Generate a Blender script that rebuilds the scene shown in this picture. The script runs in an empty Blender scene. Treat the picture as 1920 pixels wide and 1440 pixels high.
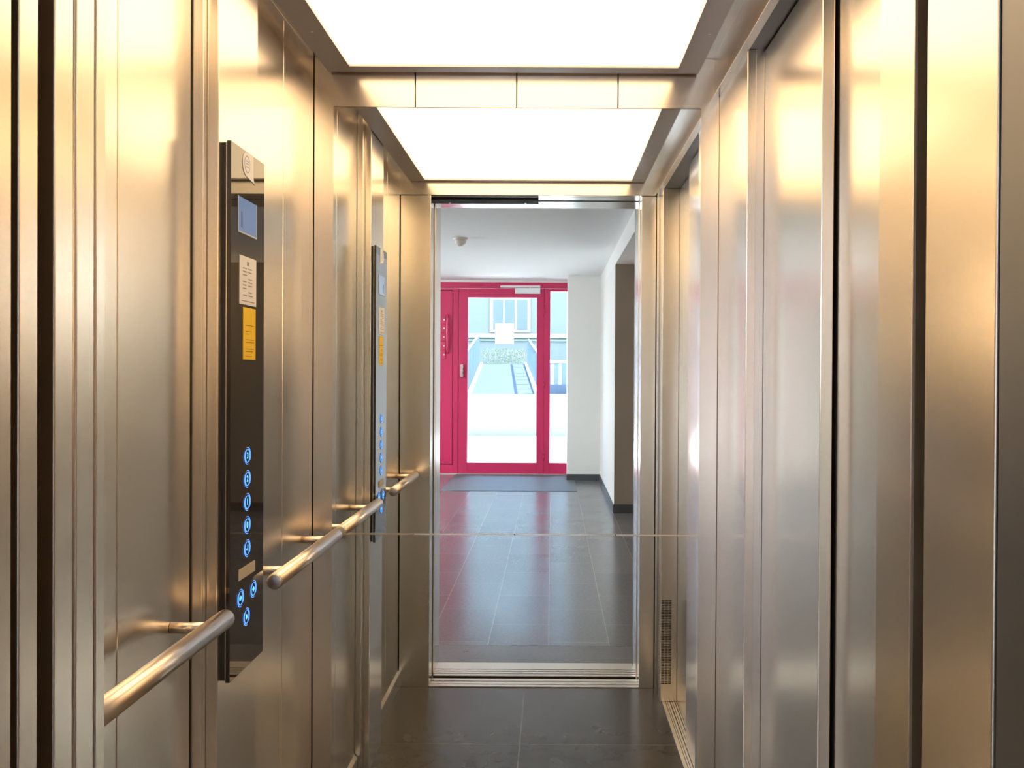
import bpy, bmesh, math, random
from mathutils import Vector, Matrix

random.seed(7)
SC = bpy.context.scene
COL = SC.collection
PI = math.pi

# ------------------------------------------------------------------ helpers
class MB:
    """collects shapes that become ONE mesh object"""
    def __init__(self):
        self.bm = bmesh.new()
    def box(self, x0, x1, y0, y1, z0, z1):
        x0, x1 = sorted((x0, x1)); y0, y1 = sorted((y0, y1)); z0, z1 = sorted((z0, z1))
        v = [self.bm.verts.new(p) for p in ((x0,y0,z0),(x1,y0,z0),(x1,y1,z0),(x0,y1,z0),(x0,y0,z1),(x1,y0,z1),(x1,y1,z1),(x0,y1,z1))]
        for f in ((0,3,2,1),(4,5,6,7),(0,1,5,4),(1,2,6,5),(2,3,7,6),(3,0,4,7)):
            self.bm.faces.new([v[i] for i in f])
        return self
    def prism(self, pts, axis, a, b):
        """pts: 2-D outline in the two other axes, extruded along axis from a to b"""
        def p3(p, t):
            if axis == 'x': return (t, p[0], p[1])
            if axis == 'y': return (p[0], t, p[1])
            return (p[0], p[1], t)
        A = [self.bm.verts.new(p3(p, a)) for p in pts]
        B = [self.bm.verts.new(p3(p, b)) for p in pts]
        n = len(pts)
        self.bm.faces.new(A); self.bm.faces.new(B[::-1])
        for i in range(n):
            j = (i+1) % n
            self.bm.faces.new((A[j], A[i], B[i], B[j]))
        return self
    def tube(self, p0, p1, r, n=24, r1=None, caps=True):
        p0, p1 = Vector(p0), Vector(p1)
        if r1 is None: r1 = r
        d = (p1-p0).normalized()
        up = Vector((0,0,1)) if abs(d.z) < .9 else Vector((1,0,0))
        u = d.cross(up).normalized(); w = d.cross(u)
        A = []; B = []
        for i in range(n):
            a = 2*PI*i/n
            o = u*math.cos(a)+w*math.sin(a)
            A.append(self.bm.verts.new(p0+o*r)); B.append(self.bm.verts.new(p1+o*r1))
        for i in range(n):
            j = (i+1) % n
            self.bm.faces.new((A[i], A[j], B[j], B[i])).smooth = True
        if caps:
            self.bm.faces.new(A[::-1]); self.bm.faces.new(B)
        return self
    def sweep(self, pts, r, n=12):
        pts = [Vector(p) for p in pts]
        rings = []
        for k, p in enumerate(pts):
            d = (pts[min(k+1, len(pts)-1)]-pts[max(k-1, 0)]).normalized()
            up = Vector((0,0,1)) if abs(d.z) < .9 else Vector((1,0,0))
            u = d.cross(up).normalized(); w = d.cross(u)
            rings.append([self.bm.verts.new(p+(u*math.cos(2*PI*i/n)+w*math.sin(2*PI*i/n))*r) for i in range(n)])
        for a, b in zip(rings, rings[1:]):
            for i in range(n):
                j = (i+1) % n
                self.bm.faces.new((a[i], a[j], b[j], b[i])).smooth = True
        self.bm.faces.new(rings[0][::-1]); self.bm.faces.new(rings[-1])
        return self
    def lathe(self, c, prof, n=32, axis='z'):
        """prof: list of (radius, height along axis)"""
        rings = []
        for r, h in prof:
            ring = []
            for i in range(n):
                a = 2*PI*i/n
                q = (r*math.cos(a), r*math.sin(a), h)
                if axis == 'x': q = (h, q[0], q[1])
                if axis == 'y': q = (q[0], h, q[1])
                ring.append(self.bm.verts.new((c[0]+q[0], c[1]+q[1], c[2]+q[2])))
            rings.append(ring)
        for a, b in zip(rings, rings[1:]):
            for i in range(n):
                j = (i+1) % n
                self.bm.faces.new((a[i], a[j], b[j], b[i])).smooth = True
        self.bm.faces.new(rings[0][::-1]); self.bm.faces.new(rings[-1])
        return self

ORG = {}
def uvs(bm):
    L = bm.loops.layers.uv.new('UVMap')
    for f in bm.faces:
        n = f.normal
        for l in f.loops:
            c = l.vert.co
            if abs(n.x) >= abs(n.y) and abs(n.x) >= abs(n.z): l[L].uv = (c.y, c.z)
            elif abs(n.y) >= abs(n.z): l[L].uv = (c.x, c.z)
            else: l[L].uv = (c.x, c.y)

def build(mb, name, mat, parent=None, bevel=0, seg=2):
    bm = mb.bm
    bmesh.ops.recalc_face_normals(bm, faces=bm.faces)
    bm.normal_update()
    uvs(bm)
    if parent is not None:
        o0 = ORG[parent.name]
    else:
        xs = [v.co.x for v in bm.verts]; ys = [v.co.y for v in bm.verts]; zs = [v.co.z for v in bm.verts]
        o0 = Vector(((min(xs)+max(xs))/2, (min(ys)+max(ys))/2, min(zs)))
    for v in bm.verts: v.co -= o0
    me = bpy.data.meshes.new(name)
    bm.to_mesh(me); bm.free()
    me.materials.append(mat)
    o = bpy.data.objects.new(name, me); COL.objects.link(o)
    if parent is not None: o.parent = parent; ORG[o.name] = Vector(o0)
    else: o.location = o0; ORG[o.name] = Vector(o0)
    if bevel:
        m = o.modifiers.new('bevel', 'BEVEL'); m.width = bevel; m.segments = seg; m.limit_method = 'ANGLE'; m.harden_normals = False
    return o

def thing(name, loc, label, cat, group=None):
    o = bpy.data.objects.new(name, None); COL.objects.link(o)
    o.location = loc; ORG[o.name] = Vector(loc); o.empty_display_size = .05
    return tag(o, label, cat, group)
def tag(o, label, cat=None, group=None, kind=None):
    o['label'] = label
    if cat: o['category'] = cat
    if group: o['group'] = group
    if kind: o['kind'] = kind
    return o
def room(name, loc, label, cat):
    o = thing(name, loc, label, cat); o['kind'] = 'structure'; return o

# ------------------------------------------------------------------ materials
def newmat(name):
    m = bpy.data.materials.new(name); m.use_nodes = True
    nt = m.node_tree
    b = nt.nodes['Principled BSDF']
    return m, nt, b
def plain(name, col, rough=.5, metal=0, noise=0, nscale=40, bump=0, coat=0, spec=None, emit=None, estr=0):
    m, nt, b = newmat(name)
    b.inputs['Base Color'].default_value = (*col, 1)
    b.inputs['Roughness'].default_value = rough
    b.inputs['Metallic'].default_value = metal
    b.inputs['Coat Weight'].default_value = coat
    if spec is not None: b.inputs['Specular IOR Level'].default_value = spec
    if emit: b.inputs['Emission Color'].default_value = (*emit, 1); b.inputs['Emission Strength'].default_value = estr
    if noise or bump:
        tc = nt.nodes.new('ShaderNodeTexCoord')
        n = nt.nodes.new('ShaderNodeTexNoise'); n.inputs['Scale'].default_value = nscale; n.inputs['Detail'].default_value = 6
        nt.links.new(tc.outputs['Object'], n.inputs['Vector'])
        if noise:
            mix = nt.nodes.new('ShaderNodeMix'); mix.data_type = 'RGBA'
            mix.inputs['A'].default_value = (*[c*(1-noise) for c in col], 1)
            mix.inputs['B'].default_value = (*[min(1, c*(1+noise)) for c in col], 1)
            nt.links.new(n.outputs['Fac'], mix.inputs['Factor']); nt.links.new(mix.outputs['Result'], b.inputs['Base Color'])
        if bump:
            bp = nt.nodes.new('ShaderNodeBump'); bp.inputs['Strength'].default_value = bump; bp.inputs['Distance'].default_value = .002
            nt.links.new(n.outputs['Fac'], bp.inputs['Height']); nt.links.new(bp.outputs['Normal'], b.inputs['Normal'])
    return m

def steel(name, col=(.86,.80,.715), rough=.225, aniso=.25, rot=.25, grain=.02, wav=.0):
    """brushed stainless steel, grain running horizontally"""
    m, nt, b = newmat(name)
    N, Lk = nt.nodes, nt.links
    b.inputs['Metallic'].default_value = 1
    b.inputs['Anisotropic'].default_value = aniso
    b.inputs['Anisotropic Rotation'].default_value = rot
    tg = N.new('ShaderNodeTangent'); tg.direction_type = 'UV_MAP'; tg.uv_map = 'UVMap'
    Lk.new(tg.outputs['Tangent'], b.inputs['Tangent'])
    uv = N.new('ShaderNodeUVMap'); uv.uv_map = 'UVMap'
    mp = N.new('ShaderNodeMapping'); mp.inputs['Scale'].default_value = (2.5, 260, 1)
    Lk.new(uv.outputs['UV'], mp.inputs['Vector'])
    n = N.new('ShaderNodeTexNoise'); n.inputs['Scale'].default_value = 1; n.inputs['Detail'].default_value = 4
    Lk.new(mp.outputs['Vector'], n.inputs['Vector'])
    r = N.new('ShaderNodeMapRange'); r.inputs['To Min'].default_value = rough*(1-grain*2); r.inputs['To Max'].default_value = rough*(1+grain*2)
    Lk.new(n.outputs['Fac'], r.inputs['Value'])
    # smears and cleaning marks change the gloss a little
    n2 = N.new('ShaderNodeTexNoise'); n2.inputs['Scale'].default_value = 3.5; n2.inputs['Detail'].default_value = 5
    tc = N.new('ShaderNodeTexCoord'); Lk.new(tc.outputs['Object'], n2.inputs['Vector'])
    r2 = N.new('ShaderNodeMapRange'); r2.inputs['To Min'].default_value = -.012; r2.inputs['To Max'].default_value = .015
    Lk.new(n2.outputs['Fac'], r2.inputs['Value'])
    ad = N.new('ShaderNodeMath'); ad.operation = 'ADD'
    Lk.new(r.outputs['Result'], ad.inputs[0]); Lk.new(r2.outputs['Result'], ad.inputs[1])
    Lk.new(ad.outputs['Value'], b.inputs['Roughness'])
    mix = N.new('ShaderNodeMix'); mix.data_type = 'RGBA'
    mix.inputs['A'].default_value = (*[c*(1-grain) for c in col], 1)
    mix.inputs['B'].default_value = (*[c*(1+grain) for c in col], 1)
    Lk.new(n.outputs['Fac'], mix.inputs['Factor']); Lk.new(mix.outputs['Result'], b.inputs['Base Color'])
    return m

M = {}
M['steel'] = steel('brushed_steel')
M['steel_door'] = steel('brushed_steel_door', rough=.21)
M['steel_trim'] = steel('brushed_steel_trim', (.80,.77,.73), rough=.26)
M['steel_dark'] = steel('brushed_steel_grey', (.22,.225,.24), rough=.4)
M['slab'] = steel('ceiling_sheet', (.52,.49,.50), rough=.38, aniso=.3)
M['rail'] = plain('rail_steel', (.86,.79,.72), .3, 1)
M['cap'] = plain('rail_cap', (.70,.66,.6), .38, 1)
M['mirror'] = plain('mirror_silver', (.93,.95,.92), .0, 1)
M['mirror_edge'] = plain('mirror_edge', (.95,.9,.75), .15, 1)
M['black_glass'] = plain('black_glass', (.032,.028,.025), .02, 0, coat=0, spec=1.0)
M['black'] = plain('black_rubber', (.012,.012,.013), .7, noise=.3, nscale=600)
M['shaft'] = plain('shaft_black', (.01,.01,.01), .9)
M['blackmetal'] = plain('black_painted_metal', (.03,.03,.035), .4)
M['alu'] = steel('sill_aluminium', (.92,.85,.76), rough=.42, aniso=.2)
M['blue'] = plain('button_light', (.05,.1,.4), .4, emit=(.08,.27,.90), estr=1.0)
M['cyan'] = plain('button_symbol', (.05,.3,.5), .4, emit=(.12,.5,1.0), estr=.95)
M['btn'] = plain('button_face', (.003,.006,.04), .25)
M['plate'] = plain('name_plate', (.62,.55,.42), .45, 0)
M['screen'] = plain('display_screen', (.06,.08,.13), .06, emit=(.20,.30,.50), estr=.30)
M['screen_rim'] = plain('display_rim', (.55,.6,.65), .3)
M['screen_mark'] = plain('display_mark', (.05,.07,.12), .4)
M['paper'] = plain('paper', (.88,.88,.93), .6)
M['print'] = plain('print_grey', (.35,.33,.33), .7)
M['yellow'] = plain('yellow_label', (1.0,.66,.0), .5)
M['print_y'] = plain('print_ochre', (.45,.22,.01), .7)
M['print_b'] = plain('print_blue', (.35,.45,.65), .6)
M['red'] = plain('crimson_paint', (.56,.022,.105), .38, noise=.03, nscale=8)
M['red_dark'] = plain('crimson_groove', (.16,.006,.03), .6)
M['white_wall'] = plain('white_plaster', (.84,.83,.81), .75, noise=.02, nscale=5, bump=.15)
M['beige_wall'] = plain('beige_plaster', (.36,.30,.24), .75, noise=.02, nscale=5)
M['ceil'] = plain('ceiling_paint', (.88,.88,.88), .8)
M['white'] = plain('white_plastic', (.85,.85,.86), .4)
M['cream'] = plain('cream_plastic', (.78,.72,.66), .45)
M['skirt'] = plain('skirting_tile', (.07,.075,.08), .4)
M['facade'] = plain('facade_darkened', (.088,.108,.115), .8)  # house and yard walls darkened in colour so daylight doesn't overexpose them
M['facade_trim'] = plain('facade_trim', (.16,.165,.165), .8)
M['low_wall'] = plain('low_wall_darkened', (.11,.118,.126), .8)
M['ledge'] = plain('ledge_cyan', (.10,.16,.18), .8)  # cyan tint of the ledge below the cornice
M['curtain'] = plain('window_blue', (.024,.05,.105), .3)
M['ramp'] = plain('ramp_asphalt_shaded', (.022,.040,.072), .8, noise=.05, nscale=3)  # blue-grey shade put into the asphalt colour
M['fence'] = plain('fence_blue', (.035,.065,.105), .6)
M['fence_w'] = plain('fence_white', (.28,.28,.29), .6)
M['ground'] = plain('pale_gravel', (.72,.71,.68), .9, noise=.12, nscale=60)
M['leaf'] = plain('leaf_pale', (.16,.20,.14), .6)
M['brown'] = plain('dark_brown_wood', (.07,.045,.03), .45, noise=.15, nscale=6)
M['groove'] = plain('groove_dark_brown', (.05,.03,.02), .6)  # dark brown for the sill grooves and the mirror's upper edge
M['handle'] = plain('handle_red', (.75,.05,.16), .2, coat=.5)

def tiles_mat(name, base, grout, tw, tl, ox, oy, joint, rough, stagger=.5, bump=.25, var=.25, nscale=30):
    m, nt, b = newmat(name)
    N, Lk = nt.nodes, nt.links
    geo = N.new('ShaderNodeNewGeometry')
    mp = N.new('ShaderNodeMapping'); mp.vector_type = 'POINT'
    # brick texture: rows run across its Y; we want long side along world Y, so swap axes
    sep = N.new('ShaderNodeSeparateXYZ'); cmb = N.new('ShaderNodeCombineXYZ')
    Lk.new(geo.outputs['Position'], sep.inputs['Vector'])
    ax = N.new('ShaderNodeMath'); ax.operation = 'SUBTRACT'; ax.inputs[1].default_value = ox
    ay = N.new('ShaderNodeMath'); ay.operation = 'SUBTRACT'; ay.inputs[1].default_value = oy
    Lk.new(sep.outputs['X'], ax.inputs[0]); Lk.new(sep.outputs['Y'], ay.inputs[0])
    Lk.new(ay.outputs[0], cmb.inputs['X']); Lk.new(ax.outputs[0], cmb.inputs['Y'])
    br = N.new('ShaderNodeTexBrick')
    br.offset = stagger; br.offset_frequency = 2; br.squash = 1
    br.inputs['Scale'].default_value = 1
    br.inputs['Brick Width'].default_value = tl; br.inputs['Row Height'].default_value = tw
    br.inputs['Mortar Size'].default_value = joint; br.inputs['Mortar Smooth'].default_value = .1
    br.inputs['Color1'].default_value = (*[c*(1-.08) for c in base], 1)
    br.inputs['Color2'].default_value = (*[c*(1+.08) for c in base], 1)
    br.inputs['Mortar'].default_value = (*grout, 1)
    Lk.new(cmb.outputs['Vector'], br.inputs['Vector'])
    n = N.new('ShaderNodeTexNoise'); n.inputs['Scale'].default_value = nscale; n.inputs['Detail'].default_value = 4; n.inputs['Roughness'].default_value = .6
    Lk.new(geo.outputs['Position'], n.inputs['Vector'])
    mr = N.new('ShaderNodeMapRange'); mr.inputs['To Min'].default_value = 1-var; mr.inputs['To Max'].default_value = 1+var
    Lk.new(n.outputs['Fac'], mr.inputs['Value'])
    mx = N.new('ShaderNodeMix'); mx.data_type = 'RGBA'; mx.blend_type = 'MULTIPLY'; mx.inputs['Factor'].default_value = 1
    Lk.new(br.outputs['Color'], mx.inputs['A']); Lk.new(mr.outputs['Result'], mx.inputs['B'])
    Lk.new(mx.outputs['Result'], b.inputs['Base Color'])
    n3 = N.new('ShaderNodeTexNoise'); n3.inputs['Scale'].default_value = 4; n3.inputs['Detail'].default_value = 6
    Lk.new(geo.outputs['Position'], n3.inputs['Vector'])
    rr = N.new('ShaderNodeMapRange'); rr.inputs['To Min'].default_value = rough*.7; rr.inputs['To Max'].default_value = rough*1.35
    Lk.new(n3.outputs['Fac'], rr.inputs['Value'])
    Lk.new(rr.outputs['Result'], b.inputs['Roughness'])
    bp = N.new('ShaderNodeBump'); bp.inputs['Strength'].default_value = bump*.4; bp.inputs['Distance'].default_value = .001
    sub = N.new('ShaderNodeMath'); sub.operation = 'SUBTRACT'
    Lk.new(n.outputs['Fac'], sub.inputs[0]); Lk.new(br.outputs['Fac'], sub.inputs[1])
    Lk.new(sub.outputs[0], bp.inputs['Height']); Lk.new(bp.outputs['Normal'], b.inputs['Normal'])
    return m
M['cab_floor'] = tiles_mat('cab_floor_tile', (.060,.055,.048), (.12,.11,.095), .6, .6, -.11, -.815, .0022, .21, 0, 0, .3, 9)
M['lob_floor'] = tiles_mat('lobby_floor_tile', (.155,.155,.162), (.30,.29,.28), .3, .62, -.01, -2.98, .0018, .22, .5, 0, .4, 60)

M['border'] = tiles_mat('border_tile', (.155,.155,.162), (.1,.1,.1), 50, 50, -20, -20, .001, .3, 0, 0, .35, 60)
def glass_mat():
    m, nt, b = newmat('clear_pane')
    N, Lk = nt.nodes, nt.links
    out = N['Material Output']; N.remove(b)
    t = N.new('ShaderNodeBsdfTransparent'); t.inputs['Color'].default_value = (.93,.98,.98,1)
    g = N.new('ShaderNodeBsdfGlossy'); g.inputs['Roughness'].default_value = .02
    fr = N.new('ShaderNodeFresnel'); fr.inputs['IOR'].default_value = 1.45
    mx = N.new('ShaderNodeMixShader')
    Lk.new(fr.outputs['Fac'], mx.inputs['Fac']); Lk.new(t.outputs[0], mx.inputs[1]); Lk.new(g.outputs[0], mx.inputs[2])
    Lk.new(mx.outputs[0], out.inputs['Surface'])
    return m
M['pane'] = glass_mat()

LIGHT = dict(col=(1.0,.695,.395), panel=1.45)
def lamp_mat():
    m, nt, b = newmat('light_diffuser')
    b.inputs['Base Color'].default_value = (.8,.8,.8,1)
    b.inputs['Roughness'].default_value = .5
    b.inputs['Emission Color'].default_value = (*LIGHT['col'], 1)
    b.inputs['Emission Strength'].default_value = LIGHT['panel']
    return m
M['lamp'] = lamp_mat()

# ------------------------------------------------------------------ sizes (metres); back wall of the cab at Y=0
XL, XR, XRU = -.650, .450, .434      # left wall, right wall (lower), right wall (upper band)
YF = -1.40                            # inner face of the cab front
JL, JR = -.519, .378                  # door opening
ZH = 2.10                             # door head
ZS, ZC = 2.155, 2.20                  # suspended ceiling sheet, cab roof

# ------------------------------------------------------------------ cab: floor, roof, shaft
tag(build(MB().box(-.75,.56,YF,.03,-.04,0), 'floor', M['cab_floor']), 'dark grey tiled floor of the lift cab', 'floor', kind='structure')
tag(build(MB().box(-.75,.60,-1.50,.03,ZC,ZC+.03), 'ceiling', M['steel_trim']), 'steel roof of the lift cab above the light panel', 'ceiling', kind='structure')
sh = MB()
sh.box(-1.25,-1.2,-1.6,.4,-.6,2.8).box(1.2,1.25,-1.6,.4,-.6,2.8).box(-1.2,1.2,.35,.4,-.6,2.8).box(-1.2,1.2,-1.55,.35,-.6,-.55).box(-1.2,1.2,-1.6,.35,2.75,2.8)
sh.box(-1.2,1.2,-1.62,-1.545,-.55,-.10)
tag(build(sh, 'wall_shaft', M['shaft']), 'black lift shaft around the cab', 'wall', kind='structure')

# back wall: four vertical panels
wb = room('wall_back', (0,0,0), 'brushed steel back wall of the lift cab behind the mirror', 'wall')
G = .0012
xs = [XL, -.375, -.1, .175, XR+.001]
build(MB().box(-.75,.56,.014,.03,0,ZC), 'backing', M['black'], wb)
for a, b in zip(xs, xs[1:]):
    build(MB().box(a+G,b-G,0,.014,0,ZC), 'wall_panel', M['steel'], wb, .0012)

# left wall: panels, control column, skirting
wl = room('wall_left', (XL,-.7,0), 'brushed steel left wall of the lift cab with handrails', 'wall')
build(MB().box(XL-.10,XL-.014,-1.42,.0,0,ZC), 'backing', M['steel_trim'], wl)
for y in (-.554,-.826):
    build(MB().box(XL-.0139,XL-.004,y-.0035,y+.0035,0,ZC), 'shadow_gap', M['black'], wl)
for a, b in ((-.275,-.0),(-.55,-.275),(-1.10,-.828),(-1.40,-1.10)):
    build(MB().box(XL-.014,XL,a+G,b-G,0.0,ZC), 'wall_panel', M['steel'], wl, .0012)
for a, b in ((-.55,-.002),(-1.398,-.828)):
    sk = MB().prism([(XL,.0),(XL+.009,.0),(XL+.009,.062),(XL,.074)], 'y', a, b)
    build(sk, 'skirting', M['steel_trim'], wl, .0008)
build(MB().box(XL-.012,-.630,-.822,-.556,0,ZC), 'column_base', M['steel_trim'], wl, .0015)
build(MB().box(-.6299,-.609,-.805,-.588,0,ZC), 'column_front', M['steel'], wl, .002)

# right wall: side door opening
DO0, DO1 = -.355, -1.235
wr = room('wall_right', (XR,-.7,0), 'brushed steel right wall of the lift cab around the side doors', 'wall')
build(MB().box(XR,.60,DO0+.002,0.0,0,ZH), 'wall_panel', M['steel'], wr, .0015)
build(MB().box(XR,.60,-1.40,DO1-.002,0,ZH), 'wall_panel', M['steel'], wr, .0015)
build(MB().box(XRU,XRU+.02,-1.40,-.002,ZH,ZC), 'header_panel', M['steel'], wr, .001)
build(MB().box(XRU+.0201,.60,-1.40,-.002,ZH,ZC), 'header_soffit', M['steel_dark'], wr)
# door-slot lining on the front jamb with the vent
build(MB().box(.517,.545,DO1-.0015,DO1+.0035,0,ZH), 'edge_strip', M['black'], wr)
vent = MB()
for r_ in range(52):
    for c in range(3):
        x0 = .441+c*.0142; z0 = .076+r_*.00665
        vent.box(x0+.012,x0+.0238,DO1-.0016,DO1-.0012,z0,z0+.0036)
vn = build(vent, 'vent_slots', M['black'], wr)
vn['label'] = 'black ventilation slots'

# front wall of the cab
wf = room('wall_front', (0,YF,0), 'brushed steel front wall of the lift cab around the entrance', 'wall')
build(MB().box(XL+.003,JL,YF-.021,YF,0,ZH-.002), 'wall_panel', M['steel'], wf, .0012)
build(MB().box(XL-.10,XL+.0025,YF-.021,YF-.005,0,ZC), 'backing', M['black'], wf)
build(MB().box(JR,XR-.010,YF-.105,YF,0,ZH-.002), 'slam_post', M['steel'], wf, .0012)
build(MB().box(XR-.0098,.60,YF-.105,YF-.006,0,ZC), 'backing', M['black'], wf)
build(MB().box(XR-.006,.60,YF-.0058,YF-.0005,0,ZC), 'corner_post', M['steel_trim'], wf, .0012)
build(MB().box(XL-.10,XR-.014,YF-.105,YF,ZH,ZC), 'transom', M['steel'], wf, .0012)
build(MB().box(JL-.5,JR,YF-.1051,YF-.04,ZH-.0008,ZH+.0001), 'lintel_soffit', M['steel_trim'], wf)
build(MB().box(JR-.003,JR,YF-.108,YF-.1051,0,ZH), 'edge_strip', M['rail'], wf)

# ------------------------------------------------------------------ suspended ceiling light
cl = thing('ceiling_light', (-.105,-.71,ZS), 'wide glowing white light panel in a grey metal ceiling frame', 'ceiling light')
fx0, fx1, fy0, fy1 = -.607, .390, -1.388, -.014
lx0, lx1, ly0, ly1 = -.541, .331, -1.365, -.058
fr = MB()
fr.box(fx0,lx0,fy0,fy1,ZS,ZS+.03).box(lx1,fx1,fy0,fy1,ZS,ZS+.03).box(lx0,lx1,fy0,ly0,ZS,ZS+.03).box(lx0,lx1,ly1,fy1,ZS,ZS+.03)
build(fr, 'frame', M['slab'], cl, .0006)
build(MB().box(lx0,lx1,ly0,ly1,ZS+.006,ZS+.012), 'diffuser', M['lamp'], cl)
for p in ((-.575,-.93),(.37,-.93),(-.575,-.3),(.37,-.3)):
    build(MB().tube((p[0],p[1],ZS-.0008),(p[0],p[1],ZS+.001),.0035,12), 'screw', M['rail'], cl)

# ------------------------------------------------------------------ mirror
mi = thing('mirror', (-.098,0,.908), 'large two-piece wall mirror on the back wall of the lift', 'mirror')
def mirror_piece(z0, z1, tilt=0):
    e = .0016
    m_ = MB().box(-.596+e,.401-e,-.0055,-.001,z0+e,z1-e)
    p = build(m_, 'mirror_panel', M['mirror'], mi)
    b_ = MB()
    b_.box(-.596,-.596+e,-.0052,-.001,z0,z1).box(.401-e,.401,-.0052,-.001,z0,z1)
    b_.box(-.596+e,.401-e,-.0052,-.001,z0,z0+e)
    build(b_, 'polished_edge', M['mirror_edge'], p)
    build(MB().box(-.596+e,.401-e,-.0054,-.001,z1-e,z1), 'upper_edge', M['groove'] if z1 > 2 else M['mirror_edge'], p)
mirror_piece(.909, 2.064)
mirror_piece(.09, .906)

# ------------------------------------------------------------------ handrails
RX, RZ, RR = -.578, .908, .0168
def handrail(y0, y1, brs, label):
    t = thing('handrail', (RX,(y0+y1)/2,RZ), label, 'handrail', 'handrails on the left cab wall')
    build(MB().tube((RX,y0+.004,RZ),(RX,y1-.004,RZ),RR,40), 'rail', M['rail'], t)
    for y, s in ((y0+.004,-1),(y1-.004,1)):
        c = MB().lathe((RX,y,RZ), [(RR-.0002,0),(RR-.0012,.0022*s),(RR-.004,.0034*s),(.001,.004*s)], 40, 'y')
        build(c, 'end_cap', M['cap'], t)
    for y in brs:
        b_ = MB().tube((XL+.0005,y,RZ),(RX-.012,y,RZ),.0098,24)
        build(b_, 'bracket', M['rail'], t)
handrail(-1.375, -.846, (-1.335,-.908), 'round steel handrail nearest the entrance, before the black button panel')
handrail(-.571, -.026, (-.462,-.099), 'round steel handrail between the black button panel and the mirror')

# ------------------------------------------------------------------ control panel
CX = -.593
cop = thing('control_panel', (-.609,-.69,.771), 'tall black glass lift button panel with glowing blue buttons', 'control panel')
CY0, CY1, CZ0, CZ1 = -.786, -.594, .771, 1.773
build(MB().box(-.6088,-.6025,CY0+.004,CY1-.003,CZ0+.003,CZ1-.003), 'housing', M['blackmetal'], cop)
build(MB().box(-.6025,-.6008,CY0+.0015,CY1-.002,CZ0+.001,CZ1-.001), 'trim_strip', M['mirror_edge'], cop)
build(MB().box(-.6008,CX,CY0,CY1,CZ0,CZ1), 'glass_front', M['black_glass'], cop, .0008)

def text_part(body, size, y, z, x, mat, parent, name, font_off=0):
    cu = bpy.data.curves.new('t', 'FONT'); cu.body = body; cu.size = size; cu.align_x = 'CENTER'; cu.align_y = 'CENTER'; cu.extrude = .0002; cu.offset = font_off
    to = bpy.data.objects.new('t', cu); COL.objects.link(to)
    dg = bpy.context.evaluated_depsgraph_get()
    me = bpy.data.meshes.new_from_object(to.evaluated_get(dg))
    bpy.data.objects.remove(to); bpy.data.curves.remove(cu)
    # text plane -> faces +X: local x -> +... viewer looks toward -X, right hand is +Y
    o0 = ORG[parent.name]
    for v in me.vertices:
        a, b, c = v.co
        v.co = Vector((x+c, y+a, z+b))-o0
    me.name = name
    me.materials.clear(); me.materials.append(mat)
    o = bpy.data.objects.new(name, me); COL.objects.link(o); o.parent = parent; ORG[o.name] = Vector(o0)
    return o

def arc(mb, y, z, r, t, a0, a1, x0, x1, n=22):
    """crescent in the YZ plane; thickness t tapers to the ends"""
    inn, out = [], []
    for i in range(n+1):
        f = i/n; a = math.radians(a0+(a1-a0)*f)
        th = t*(.25+.75*math.sin(PI*min(max(f,.0),1))**.6)
        inn.append((y+(r-th/2)*math.cos(a), z+(r-th/2)*math.sin(a)))
        out.append((y+(r+th/2)*math.cos(a), z+(r+th/2)*math.sin(a)))
    for i in range(n):
        mb.prism([inn[i], out[i], out[i+1], inn[i+1]], 'x', x0, x1)

def button(y, z, what, label):
    b_ = MB().lathe((CX,y,z), [(.0178,-.0005),(.0178,.0006),(.0170,.0009)], 40, 'x')
    bt = build(b_, 'button', M['btn'], cop); bt['label'] = label
    r_ = MB()
    arc(r_, y, z, .0128, .0027, 100, 280, CX+.0009, CX+.0014)
    arc(r_, y, z, .0128, .0027, -80, 88, CX+.0009, CX+.0014)
    arc(r_, y+.0004, z, .0164, .0016, -40, 105, CX+.0009, CX+.0014)
    arc(r_, y-.0004, z, .0164, .0016, 140, 285, CX+.0009, CX+.0014)
    build(r_, 'light_ring', M['blue'], bt)
    if isinstance(what, str):
        text_part(what, .0165, y, z, CX+.0011, M['cyan'], bt, 'numeral', .0004)
    else:
        s_ = MB()
        for poly in what:
            s_.prism([(y+p[0]*.001, z+p[1]*.001) for p in poly], 'x', CX+.0009, CX+.0014)
        build(s_, 'symbol', M['cyan'], bt)
BY = -.694
for k, (s, lb) in enumerate((('3','glowing blue button marked 3'),('2','glowing blue button marked 2'),('1','glowing blue button marked 1'),('0','glowing blue button marked 0'),('-1','glowing blue button marked -1'))):
    button(BY, 1.183-.045*k, s, lb)
op = [[(-.9,-5),(.9,-5),(.9,5),(-.9,5)], [(-6.5,0),(-2,-4),(-2,4)], [(6.5,0),(2,4),(2,-4)]]
clo = [[(-.9,-5),(.9,-5),(.9,5),(-.9,5)], [(-2,0),(-6.5,4),(-6.5,-4)], [(2,0),(6.5,-4),(6.5,4)]]
bell = [[(-4.5,-3),(4.5,-3),(3.2,0),(2.6,3.2),(1.2,4.8),(-1.2,4.8),(-2.6,3.2),(-3.2,0)], [(-1.3,-5),(1.3,-5),(1.3,-3.6),(-1.3,-3.6)]]
button(BY-.037, .9145, clo, 'glowing blue door button on the left of the pair')
button(BY+.037, .9145, op, 'glowing blue door button on the right of the pair')
button(BY-.003, .870, bell, 'lowest glowing blue button')
build(MB().box(CX,CX+.0012,-.741,-.648,.949,.970), 'name_plate', M['plate'], cop)
d_ = build(MB().box(CX,CX+.0006,-.748,-.643,1.6125,1.679), 'display', M['screen'], cop)
rm = MB()
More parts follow.
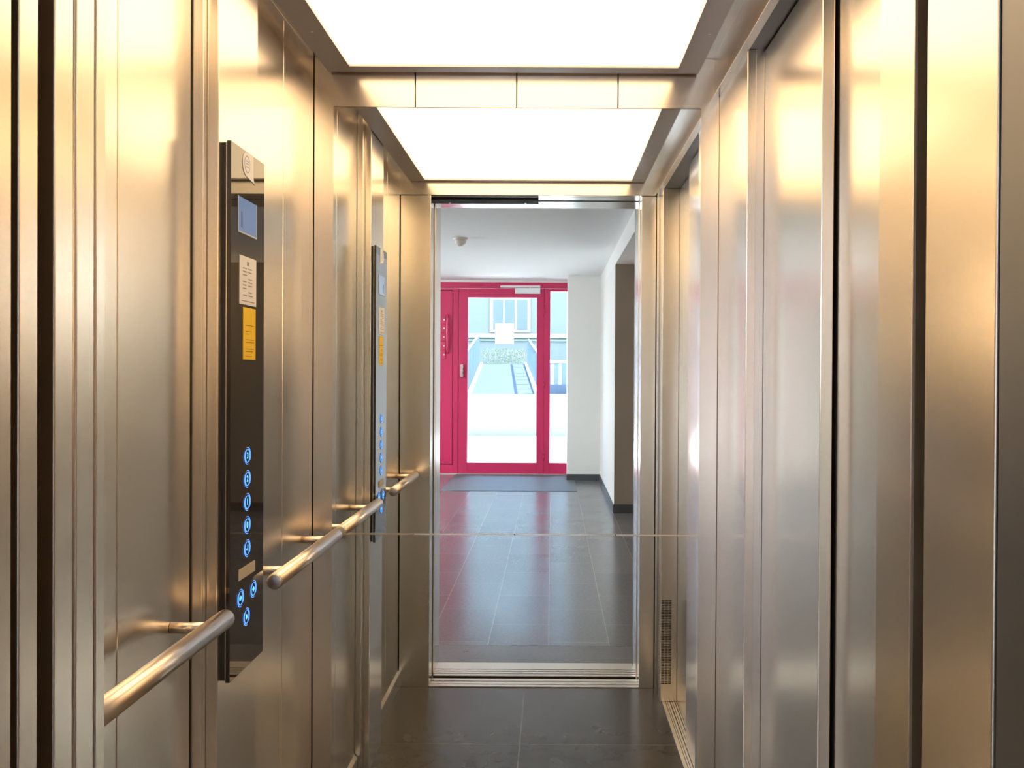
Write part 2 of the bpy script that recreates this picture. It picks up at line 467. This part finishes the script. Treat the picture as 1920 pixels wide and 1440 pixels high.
rm.box(CX+.0004,CX+.0011,-.749,-.7475,1.611,1.680).box(CX+.0004,CX+.0011,-.6445,-.6425,1.611,1.680).box(CX+.0004,CX+.0011,-.7475,-.6445,1.611,1.6140)
build(rm, 'display_rim', M['screen_rim'], d_)
mk = MB()
mk.box(CX+.0004,CX+.0008,-.733,-.731,1.622,1.652).box(CX+.0004,CX+.0008,-.726,-.724,1.622,1.652).box(CX+.0004,CX+.0008,-.731,-.726,1.650,1.652).box(CX+.0004,CX+.0008,-.731,-.726,1.622,1.624)
build(mk, 'display_mark', M['screen_mark'], d_)
# paper notice
nt_ = build(MB().box(CX,CX+.0008,-.741,-.645,1.476,1.569), 'notice_sheet', M['paper'], cop, .0003)
nt_['label'] = 'white printed notice sheet'
pr = MB()
for r_ in range(9):
    z = 1.545-r_*.0065
    for c in range(2):
        y = -.722+c*.030
        if (r_+c) % 4 == 3: continue
        pr.box(CX+.0006,CX+.001,y,y+.018+.008*random.random(),z,z+.0022)
pr.box(CX+.0006,CX+.001,-.700,-.688,1.552,1.560)
pr.box(CX+.0006,CX+.001,-.730,-.657,1.482,1.4838)
build(pr, 'print', M['print'], nt_)
yl = build(MB().box(CX,CX+.0008,-.720,-.648,1.370,1.471), 'warning_label', M['yellow'], cop, .0003)
yl['label'] = 'yellow printed label'
pr = MB()
for z, w in ((1.436,.040),(1.424,.030),(1.419,.016),(1.408,.042),(1.403,.046),(1.390,.040),(1.385,.044),(1.3755,.034)):
    y = -.707
    while y < -.707+w:
        l = .004+.005*random.random()
        pr.box(CX+.0006,CX+.001,y,min(y+l,-.655),z,z+.0016); y += l+.0015
build(pr, 'print', M['print_y'], yl)
# rounded sticker with a blue ring
st = MB()
pts = []
for i in range(13):
    a = PI/2+PI*i/12
    pts.append((-.700+.022*math.cos(a)*1.15, 1.7475+.0235*math.sin(a)))
pts += [(-.662,1.719),(-.656,1.716),(-.663,1.727),(-.664,1.771)]
st.prism(pts, 'x', CX, CX+.0009)
s_ = build(st, 'sticker', M['paper'], cop); s_['label'] = 'white sticker with a round blue emblem and curled corner'
rg = MB(); arc(rg, -.700, 1.748, .0155, .0028, 0, 359, CX+.0007, CX+.0011, 30)
for z in (1.753,1.748,1.742): rg.box(CX+.0007,CX+.0011,-.708,-.692,z,z+.0018)
build(rg, 'emblem', M['print_b'], s_)

# ------------------------------------------------------------------ side doors (telescopic leaves)
def leaf(name, x0, x1, y0, y1, label, z0=.006, z1=ZH+.02, group=None, mat='steel_door', strip=None):
    t = thing(name, ((x0+x1)/2,(y0+y1)/2,z0), label, 'sliding door', group)
    build(MB().box(x0,x1,y0,y1,z0,z1), 'door_panel', M[mat], t, .0015)
    if strip: build(MB().box(*strip), 'rubber_edge', M['black'], t)
    return t
leaf('sliding_door', .489,.512, -.803,DO0-.004, 'steel sliding leaf of the side door beside the mirror', group='side door leaves', z1=ZH-.004, strip=(.492,.510,DO0-.0039,DO0-.0005,.01,ZH-.01))
leaf('sliding_door', .517,.540, DO1+.004,-.775, 'steel sliding leaf of the side door beside the entrance', group='side door leaves', z1=ZH-.004)
build(MB().box(.470,.4885,-.357,-.3535,0,ZH), 'edge_strip', M['steel_trim'], wr)
build(MB().box(.545,.60,DO1,DO0,0,ZH), 'backing', M['black'], wr)
# side sill
sl = thing('door_sill', (.50,-.8,0), 'grooved aluminium sill under the side door', 'door sill')
sm = MB()
for a, b in ((.4575,.470),(.4725,.4775),(.480,.4875),(.4915,.497),(.4995,.507),(.511,.5155),(.518,.526),(.5285,.545)):
    sm.box(a,b,DO1+.001,DO0-.001,.0,.004)
build(sm, 'sill_profile', M['alu'], sl)
build(MB().box(.4575,.545,DO1+.001,DO0-.001,-.0,.0012), 'sill_grooves', M['groove'], sl)

# ------------------------------------------------------------------ entrance doors parked on the left, sills, head
GRP = 'entrance door leaves slid open'
leaf('sliding_door', -.98,JL-.0005, -1.4625,-1.4245, 'brushed steel cab door leaf slid open, next to the cab front panel', group=GRP, mat='steel', z1=ZH-.014)
leaf('sliding_door', -.98,JL-.002, -1.503,-1.4665, 'brushed steel cab door leaf slid open, next to the dark gap', group=GRP, mat='steel', z1=ZH-.014)
leaf('sliding_door', -.98,JL+.0005, -1.570,-1.5375, 'brushed steel landing door leaf slid open across the dark gap from the cab', group=GRP, mat='steel', z1=ZH-.004)
build(MB().box(-.9,JL-.004,-1.4243,-1.4212,.005,ZH-.01), 'gap_strip', M['steel_trim'], wf)
build(MB().box(-.9,JL-.004,-1.4663,-1.4627,.005,ZH-.01), 'gap_strip', M['steel_trim'], wf)
cs = thing('door_sill', (-.07,-1.45,0), 'grooved aluminium sill on the cab side of the entrance gap', 'door sill', 'entrance sills')
sm = MB()
for a, b in ((-1.4015,-1.425),(-1.434,-1.462),(-1.471,-1.500)):
    sm.box(JL,JR,a,b,0,.004)
build(sm, 'sill_profile', M['alu'], cs)
build(MB().box(JL,JR,-1.4015,-1.500,-.04,.001), 'sill_grooves', M['groove'], cs)
ls = thing('door_sill', (-.07,-1.63,0), 'wider grooved aluminium sill on the landing side of the entrance gap', 'door sill', 'entrance sills')
sm = MB()
for a, b in ((-1.536,-1.560),(-1.569,-1.590),(-1.598,-1.618),(-1.627,-1.716)):
    sm.box(JL,JR,a,b,0,.004)
build(sm, 'sill_profile', M['alu'], ls)
build(MB().box(JL,JR,-1.536,-1.716,-.04,.001), 'sill_grooves', M['groove'], ls)
# landing door frame
lf = room('doorframe_landing', (0,-1.65,0), 'brushed steel landing door frame around the lift entrance', 'door frame')
build(MB().box(-1.02,JL,-1.745,-1.581,0,ZH+.006), 'frame_post', M['steel'], lf, .0015)
build(MB().box(JR,.56,-1.677,-1.532,0,ZH+.006), 'frame_post', M['steel'], lf, .0015)
build(MB().box(JR+.002,.56,-1.745,-1.679,0,ZH+.006), 'frame_post', M['steel_dark'], lf, .0015)
build(MB().box(-1.02,.56,-1.745,-1.536,ZH+.007,ZH+.06), 'lintel', M['steel_trim'], lf, .0015)
hd = thing('door_hanger', (-.3,-1.52,ZH), 'black door hanger rail in the gap above the entrance', 'door hanger')
build(MB().box(JL-.3,JR,-1.5355,-1.5055,ZH-.001,ZH+.02), 'track', M['black'], hd)
build(MB().box(JL-.3,-.063,-1.536,-1.455,ZH-.012,ZH-.0025), 'carriage', M['black'], hd, .001)
for x in (-.45,-.12): build(MB().tube((x,-1.50,ZH-.0175),(x,-1.50,ZH-.015),.004,12), 'screw', M['rail'], hd)
# black weather-strip where the photo shows the shaft gap on the slam side
for z in (1.478,1.08):
    pass

# ------------------------------------------------------------------ lobby
LC = 2.545
LX0, LX1 = -4.3, .600
PX0 = -1.62      # left end of the solid crimson panel
YD = -9.39
tag(build(MB().box(LX0-.2,3.2,-1.990,-1.717,-.06,0), 'floor', M['border']), 'plain slate border strip along the lift sill', 'floor', kind='structure')
tag(build(MB().box(LX0-.2,3.2,YD-.03,-1.9925,-.06,0), 'floor', M['lob_floor']), 'slate grey tiled lobby floor in front of the lift', 'floor', kind='structure')
build_c = MB().box(LX0-.2,LX1+.0,YD-.2,-1.745,LC,LC+.25)
tag(build(build_c, 'ceiling', M['ceil']), 'smooth white lobby ceiling', 'ceiling', kind='structure')
tag(build(MB().box(LX1,3.2,-8.75,-1.745,2.38,LC+.25), 'ceiling', M['ceil']), 'lower white ceiling over the side passage of the lobby', 'ceiling', kind='structure')
wlift = MB().box(LX0-.2,-1.0,-1.74,-1.545,0,LC).box(-1.02,.56,-1.74,-1.56,ZH+.061,LC).box(.56,3.2,-1.74,-1.545,0,LC)
tag(build(wlift, 'wall_lobby_lift', M['white_wall']), 'white lobby wall around the lift entrance', 'wall', kind='structure')
tag(build(MB().box(LX0-.2,LX0,YD-.2,-1.745,0,LC), 'wall_lobby_left', M['beige_wall']), 'beige side wall of the lobby beside the added brown double door', 'wall', kind='structure')
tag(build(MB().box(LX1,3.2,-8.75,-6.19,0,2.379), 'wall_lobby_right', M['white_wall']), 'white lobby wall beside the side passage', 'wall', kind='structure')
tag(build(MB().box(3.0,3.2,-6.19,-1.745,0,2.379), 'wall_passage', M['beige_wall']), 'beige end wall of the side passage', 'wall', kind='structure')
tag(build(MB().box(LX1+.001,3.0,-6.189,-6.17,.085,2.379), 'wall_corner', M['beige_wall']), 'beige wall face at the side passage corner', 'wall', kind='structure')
tag(build(MB().box(.195,3.2,YD-.2,-8.751,0,LC), 'column_lobby', M['white_wall']), 'grey white pillar beside the red entrance door', 'column', kind='structure')
bs = MB().box(.187,LX1,-8.750,-8.742,0,.078).box(LX1-.008,LX1,-8.742,-6.165,0,.078).box(LX1-.008,3.0,-6.169,-6.160,0,.085)
tag(build(bs, 'baseboard_lobby', M['skirt']), 'dark tile skirting along the lobby walls', 'baseboard', kind='structure')
tag(build(MB().box(-1.25,.29,-9.33,-7.69,.0,.004), 'door_mat', plain('mat_grey', (.12,.125,.14), .55, noise=.2, nscale=120)), 'flat grey entrance mat in front of the red door', 'door mat')

# red entrance front
d1 = room('door_1', (-.66,YD,0), 'crimson framed glass entrance door with a white closer', 'door')
y0, y1 = YD-.035, YD+.035
f = MB()
f.box(-1.224,-1.108,y0,y1,.012,2.434).box(-.203,-.108,y0,y1,.012,2.434).box(-1.108,-.203,y0,y1,.012,.151).box(-1.108,-.203,y0,y1,2.318,2.434)
build(f, 'door_frame', M['red'], d1, .004)
build(MB().box(-1.112,-.199,YD-.006,YD+.002,.147,2.322), 'glass', M['pane'], d1)
hp = build(MB().box(-1.222,-1.150,y1,y1+.012,1.27,1.44), 'lock_plate', M['red'], d1, .004)
build(MB().box(-1.200,-1.193,y1+.012,y1+.03,1.275,1.435), 'handle_bar', M['rail'], hp, .002)
build(MB().prism([(-1.186,1.44),(-1.165,1.44),(-1.16,1.40),(-1.168,1.385),(-1.16,1.36),(-1.168,1.33),(-1.16,1.30),(-1.165,1.275),(-1.186,1.275)], 'y', y1+.010, y1+.045), 'handle', M['rail'], hp, .002)
for z in (2.17,1.2,.25):
    hg = MB().tube((-.104,y1+.010,z),(-.104,y1+.010,z+.055),.011,14).tube((-.104,y1+.010,z-.062),(-.104,y1+.010,z-.004),.011,14).box(-.14,-.104,y1,y1+.006,z,z+.055).box(-.104,-.068,y1,y1+.006,z-.062,z-.004)
    build(hg, 'hinge', M['red'], d1)
dc = thing('door_closer', (-.33,y1,2.367), 'white door closer on top of the crimson entrance door', 'door closer')
build(MB().box(-.49,-.160,y1+.0005,y1+.05,2.367,2.440), 'body', M['white'], dc, .004)
build(MB().box(-.68,-.160,y1+.0005,y1+.035,2.446,2.474), 'slide_rail', M['white'], dc, .003)
build(MB().box(-.30,-.285,y1+.03,y1+.045,2.438,2.448), 'arm', M['rail'], dc)
# fixed frame, side light, solid panel
w1 = room('window_1', (.08,YD,0), 'narrow crimson framed side light between the door and the pillar', 'window')
f = MB()
f.box(-.104,-.028,y0,y1,0,2.434).box(-.125,-.103,y0+.01,y1-.012,0,2.437).box(-.028,.20,y0,y1,0,.151).box(-.028,.20,y0,y1,2.402,2.434)
build(f, 'window_frame', M['red'], w1, .004)
build(MB().box(-.032,.20,YD-.006,YD+.002,.147,2.406), 'glass', M['pane'], w1)
build(MB().box(LX0,.195,YD-.05,YD+.045,2.440,2.514), 'trim_1', M['red'], None, .004)
tag(bpy.data.objects['trim_1'], 'crimson head beam across the top of the entrance front', 'trim', kind='structure')
tag(build(MB().box(LX0,.195,YD-.05,YD+.03,2.515,LC), 'trim_2', M['white_wall']), 'white strip between the crimson beam and ceiling', 'trim', kind='structure')
tag(build(MB().box(LX0,.195,YD-.05,YD+.040,.0,.010), 'trim_3', M['alu']), 'thin pale threshold under the entrance front', 'trim', kind='structure')
p1 = room('wall_entrance_panel', (-1.45,YD,0), 'solid crimson panel with mailboxes left of the glass door', 'wall')
build(MB().box(-1.297,-1.230,y0-.01,y1+.005,.012,2.434), 'frame_post', M['red'], p1, .003)
build(MB().box(-1.232,-1.212,y0-.01,y1-.012,.012,2.434), 'door_rebate', M['red'], p1)
build(MB().box(PX0,-1.297,YD-.045,YD+.010,.012,2.434), 'panel', M['red_dark'], p1)
build(MB().box(PX0,-1.306,YD+.010,YD+.028,.132,2.402), 'door_panel', M['red'], p1, .003)
build(MB().box(PX0,-1.2975,YD+.011,YD+.030,2.412,2.434), 'frame_rail', M['red'], p1, .002)
build(MB().box(PX0,-1.2975,YD+.011,YD+.030,.012,.122), 'frame_rail', M['red'], p1, .002)
d2 = room('door_added', (-3.5,YD,0), 'added unseen dark brown double door beyond the white end wall', 'door')  # unseen dark surface added to keep the steel reflections dark
build(MB().box(LX0,-2.70,YD-.1,YD-.02,0,2.434), 'door_surround', M['brown'], d2)
for a, b in ((-3.52,-2.72),(-4.33+.03,-3.53)):
    lf_ = build(MB().box(a,b,YD-.019,YD+.02,.01,2.42), 'door_panel', M['brown'], d2, .003)
    build(MB().tube((b-.06 if a < -3.6 else a+.06, YD+.05, .95),(b-.06 if a < -3.6 else a+.06, YD+.05, 1.25),.012,12), 'handle', M['rail'], lf_)
tag(build(MB().box(-2.6999,PX0,YD-.1,YD+.02,0,2.434), 'wall_entrance', M['white_wall']), 'white wall beyond the crimson mailbox panel', 'wall', kind='structure')
yb = YD+.0285
for k in range(5):
    zc = (2.023,1.911,1.797,1.680,1.565)[k]
    t = thing('mailbox', (-1.50,yb,zc-.05), ['topmost crimson mailbox with a round white lock','second crimson mailbox from the top with a round white lock','middle crimson mailbox with a round white lock','second crimson mailbox from the bottom with a round white lock','lowest crimson mailbox with a round white lock'][k], 'mailbox', 'mailboxes on the red panel')
    build(MB().box(-1.60,-1.398,yb,yb+.012,zc-.0535,zc+.0535), 'box_front', M['red'], t, .002)
    build(MB().lathe((-1.416,yb+.012,zc), [(.0115,0),(.0115,.004),(.009,.006)], 20, 'y'), 'lock', M['white'], t)
hb = MB()
pp = []
for i in range(17):
    f_ = i/16; pp.append((-1.372, yb+.006+.055*math.sin(PI*f_)**.6, 1.585+.50*f_))
hb.sweep(pp, .016, 14)
t = thing('pull_handle', (-1.372,yb,1.585), 'glossy crimson bowed pull handle beside the mailboxes', 'pull handle')
build(hb, 'bar', M['handle'], t)
def thin_paper():
    m, nt, b = newmat('thin_paper')
    b.inputs['Base Color'].default_value = (.85,.85,.85,1); b.inputs['Roughness'].default_value = .7
    tr = nt.nodes.new('ShaderNodeBsdfTranslucent'); tr.inputs['Color'].default_value = (.9,.9,.88,1)
    mx = nt.nodes.new('ShaderNodeMixShader'); mx.inputs['Fac'].default_value = .6
    nt.links.new(b.outputs[0], mx.inputs[1]); nt.links.new(tr.outputs[0], mx.inputs[2])
    nt.links.new(mx.outputs[0], nt.nodes['Material Output'].inputs['Surface'])
    return m
nb = MB(); nb.bm.faces.new([nb.bm.verts.new(p) for p in ((-.75,YD+.003,1.715),(-.505,YD+.003,1.715),(-.505,YD+.003,1.98),(-.75,YD+.003,1.98))])
nb = build(nb, 'paper_notice', thin_paper())
tag(nb, 'white sheet taped to the glass of the entrance door', 'notice')
# smoke detector
sd = thing('smoke_detector', (-.83,-5.66,LC), 'small cream smoke detector on the lobby ceiling', 'smoke detector')
build(MB().lathe((-.83,-5.66,LC), [(.066,0),(.066,-.012),(.058,-.018)], 36), 'base', M['cream'], sd)
build(MB().lathe((-.83,-5.66,LC-.018), [(.050,0),(.050,-.022),(.036,-.036),(.022,-.050),(.008,-.054)], 36), 'sensor_head', M['cream'], sd)

def pendant(x, y, label):  # lamps added out of view to brighten the lobby
    t = thing('added_pendant_lamp', (x,y,2.1), label, 'pendant lamp', 'added unseen pendant lamps in the lobby')
    build(MB().tube((x,y,2.24),(x,y,LC-.001),.006,8), 'cord', M['white'], t)
    build(MB().lathe((x,y,LC-.02), [(.05,0),(.05,.019)], 24), 'ceiling_rose', M['white'], t)
    build(MB().lathe((x,y,2.1), [(.10,0),(.22,.02),(.27,.07),(.22,.12),(.10,.14)], 36), 'globe', M['glow'], t)
M['glow'] = plain('added_pendant_glow', (.8,.8,.8), .5, emit=(.86,.94,1.0), estr=62)
pendant(-3.3, -7.2, 'added unseen glowing pendant lamp nearer the entrance end of the lobby')
pendant(-3.3, -5.4, 'added unseen glowing pendant lamp halfway down the lobby')
wlm = thing('added_wall_lamp', (2.45,-6.169,1.78), 'added unseen warm glowing lamp on the side passage wall', 'wall lamp')  # unseen lamp added for the warm patch on the left cab wall
build(MB().box(2.33,2.57,-6.169,-6.14,1.80,2.22), 'back_plate', M['white'], wlm, .003)
build(MB().prism([(-6.14,1.78),(-6.14,2.24),(-6.07,2.20),(-6.04,2.01),(-6.07,1.82)], 'x', 2.31, 2.59), 'lamp_shade', plain('warm_glow', (.8,.8,.8), .5, emit=(1,.68,.38), estr=18), wlm, .006)
# ------------------------------------------------------------------ outside
tag(build(MB().box(-14,12,-45,YD-.03,-.3,-.03), 'ground', M['ground']), 'pale gravel ground outside the entrance', 'ground', kind='structure')
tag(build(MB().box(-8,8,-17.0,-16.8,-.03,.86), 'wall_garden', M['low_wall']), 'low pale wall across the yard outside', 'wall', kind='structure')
rp = MB()
def slopebox(mb, a, b, w, h):
    """a sloping slab from a to b (centre line, 3-D), width w, thickness h"""
    a, b = Vector(a), Vector(b)
    vs = []
    for p in (a, b):
        for dx in (-w/2, w/2):
            for dz in (0, -h):
                vs.append(mb.bm.verts.new((p.x+dx, p.y, p.z+dz)))
    q = [(0,2,6,4),(1,5,7,3),(0,1,3,2),(4,6,7,5),(0,4,5,1),(2,3,7,6)]
    for f_ in q: mb.bm.faces.new([vs[i] for i in f_])
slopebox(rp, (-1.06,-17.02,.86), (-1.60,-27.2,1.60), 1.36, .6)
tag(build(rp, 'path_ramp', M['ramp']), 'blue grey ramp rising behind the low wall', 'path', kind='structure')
kb = MB(); slopebox(kb, (-1.78,-17.02,.92), (-2.32,-27.2,1.66), .07, .7); slopebox(kb, (-.34,-17.02,.92), (-.88,-27.2,1.66), .07, .7)
tag(build(kb, 'kerb', M['fence_w']), 'white kerbs along both sides of the ramp', 'kerb', kind='structure')
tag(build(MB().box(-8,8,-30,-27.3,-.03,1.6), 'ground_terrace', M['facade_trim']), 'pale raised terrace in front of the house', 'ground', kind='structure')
def fence(name, a, b, h, n, label):
    t = thing(name, a, label, 'railing')
    a, b = Vector(a), Vector(b)
    m_ = MB(); m_.tube(a+Vector((0,0,h)), b+Vector((0,0,h)), .03, 8); build(m_, 'top_rail', M['fence_w'], t)
    for i in range(n):
        p = a.lerp(b, i/(n-1))
        m_ = MB().box(p.x-.035,p.x+.035,p.y-.05,p.y+.05,p.z-.02,p.z+h)
        build(m_, 'baluster', M['fence'], t)
fence('railing', (-1.86,-17.1,.86), (-2.42,-27.0,1.6), .92, 16, 'blue railing climbing along the left side of the ramp')
fence('railing', (-.24,-17.1,.86), (-.78,-27.0,1.6), .8, 9, 'thin railing climbing along the right side of the ramp')
t = thing('railing', (.6,-17.3,.86), 'blue railing standing on the low wall beyond the side light', 'railing')
build(MB().box(-.15,3.5,-17.25,-17.20,1.54,1.60), 'top_rail', M['fence_w'], t)
build(MB().box(-.15,3.5,-17.28,-17.18,.862,1.07), 'base_rail', M['ramp'], t)
for i in range(22):
    x = -.12+i*.165
    build(MB().box(x,x+.10,-17.25,-17.22,1.07,1.54), 'baluster', M['fence'], t)
hg = MB()
for i in range(900):
    c = Vector((random.uniform(-2.35,-.95), random.uniform(-28.2,-27.7), random.uniform(1.62,2.12)))
    r_ = random.uniform(.012,.03)
    d1_ = Vector((random.gauss(0,1),random.gauss(0,1),random.gauss(0,1))).normalized(); d2_ = d1_.orthogonal().normalized()
    vs = [hg.bm.verts.new(c+d1_*r_*1.6), hg.bm.verts.new(c+d2_*r_*.7), hg.bm.verts.new(c-d1_*r_*1.6), hg.bm.verts.new(c-d2_*r_*.7)]
    hg.bm.faces.new(vs)
hh = thing('hedge', (-1.65,-27.9,1.6), 'low sparse hedge at the top of the ramp', 'hedge')
build(hg, 'foliage', M['leaf'], hh)
b_ = MB()
for i in range(8): b_.tube((-2.3+i*.19,-27.9,1.59),(-2.27+i*.19,-27.95,2.0),.012,6)
build(b_, 'stems', M['leaf'], hh)
bd = thing('house', (-1,-31.5,0), 'pale blue white house with a three pane window across the yard', 'house')
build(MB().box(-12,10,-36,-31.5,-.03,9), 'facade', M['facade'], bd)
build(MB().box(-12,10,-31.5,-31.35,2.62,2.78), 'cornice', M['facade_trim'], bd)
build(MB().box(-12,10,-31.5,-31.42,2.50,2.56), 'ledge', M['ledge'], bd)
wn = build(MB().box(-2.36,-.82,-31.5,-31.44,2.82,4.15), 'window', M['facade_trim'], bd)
for a, b in ((-2.22,-1.86),(-1.78,-1.42),(-1.32,-.94)):
    build(MB().box(a,b,-31.44,-31.42,2.92,4.05), 'pane', M['curtain'], wn)

# ------------------------------------------------------------------ light
w = bpy.data.worlds.new('World'); SC.world = w; w.use_nodes = True
wn_ = w.node_tree
sky = wn_.nodes.new('ShaderNodeTexSky'); sky.sky_type = 'NISHITA'
sky.sun_disc = False; sky.sun_elevation = math.radians(50); sky.sun_rotation = math.radians(20)
sky.air_density = 1.0; sky.dust_density = 1.0
wn_.links.new(sky.outputs['Color'], wn_.nodes['Background'].inputs['Color'])
wn_.nodes['Background'].inputs['Strength'].default_value = 1.25
su = bpy.data.lights.new('sun', 'SUN'); su.energy = 20; su.angle = math.radians(.6); su.color = (1,.96,.9)
so = bpy.data.objects.new('sun', su); COL.objects.link(so)
so.rotation_euler = (math.radians(34), 0, math.radians(78))   # from the side, so the house front stays in shade
so.location = (3,6,8)

# ------------------------------------------------------------------ camera
cam = bpy.data.cameras.new('camera'); co = bpy.data.objects.new('camera', cam); COL.objects.link(co)
F = 1687.0
cam.sensor_width = 36; cam.lens = F/1920*36; cam.clip_start = .02
pitch = math.radians(-.40); roll = .0055
co.location = (0, -2.445, 1.35)
R_ = Matrix.Rotation(PI/2+pitch, 4, 'X') @ Matrix.Rotation(roll, 4, 'Z')
co.rotation_euler = R_.to_euler()
cam.shift_x = -75/1920
cam.shift_y = -(23-F*math.tan(-pitch))/1920
SC.camera = co

SC.view_settings.view_transform = 'Standard'
SC.view_settings.look = 'None'
SC.view_settings.gamma = 1
SC.view_settings.use_curve_mapping = False
SC.view_settings.exposure = 1.0
cy = SC.cycles
cy.max_bounces = 24; cy.glossy_bounces = 16; cy.diffuse_bounces = 8; cy.transparent_max_bounces = 16; cy.transmission_bounces = 8
cy.sample_clamp_indirect = 6
cy.use_denoising = True
cy.caustics_reflective = True
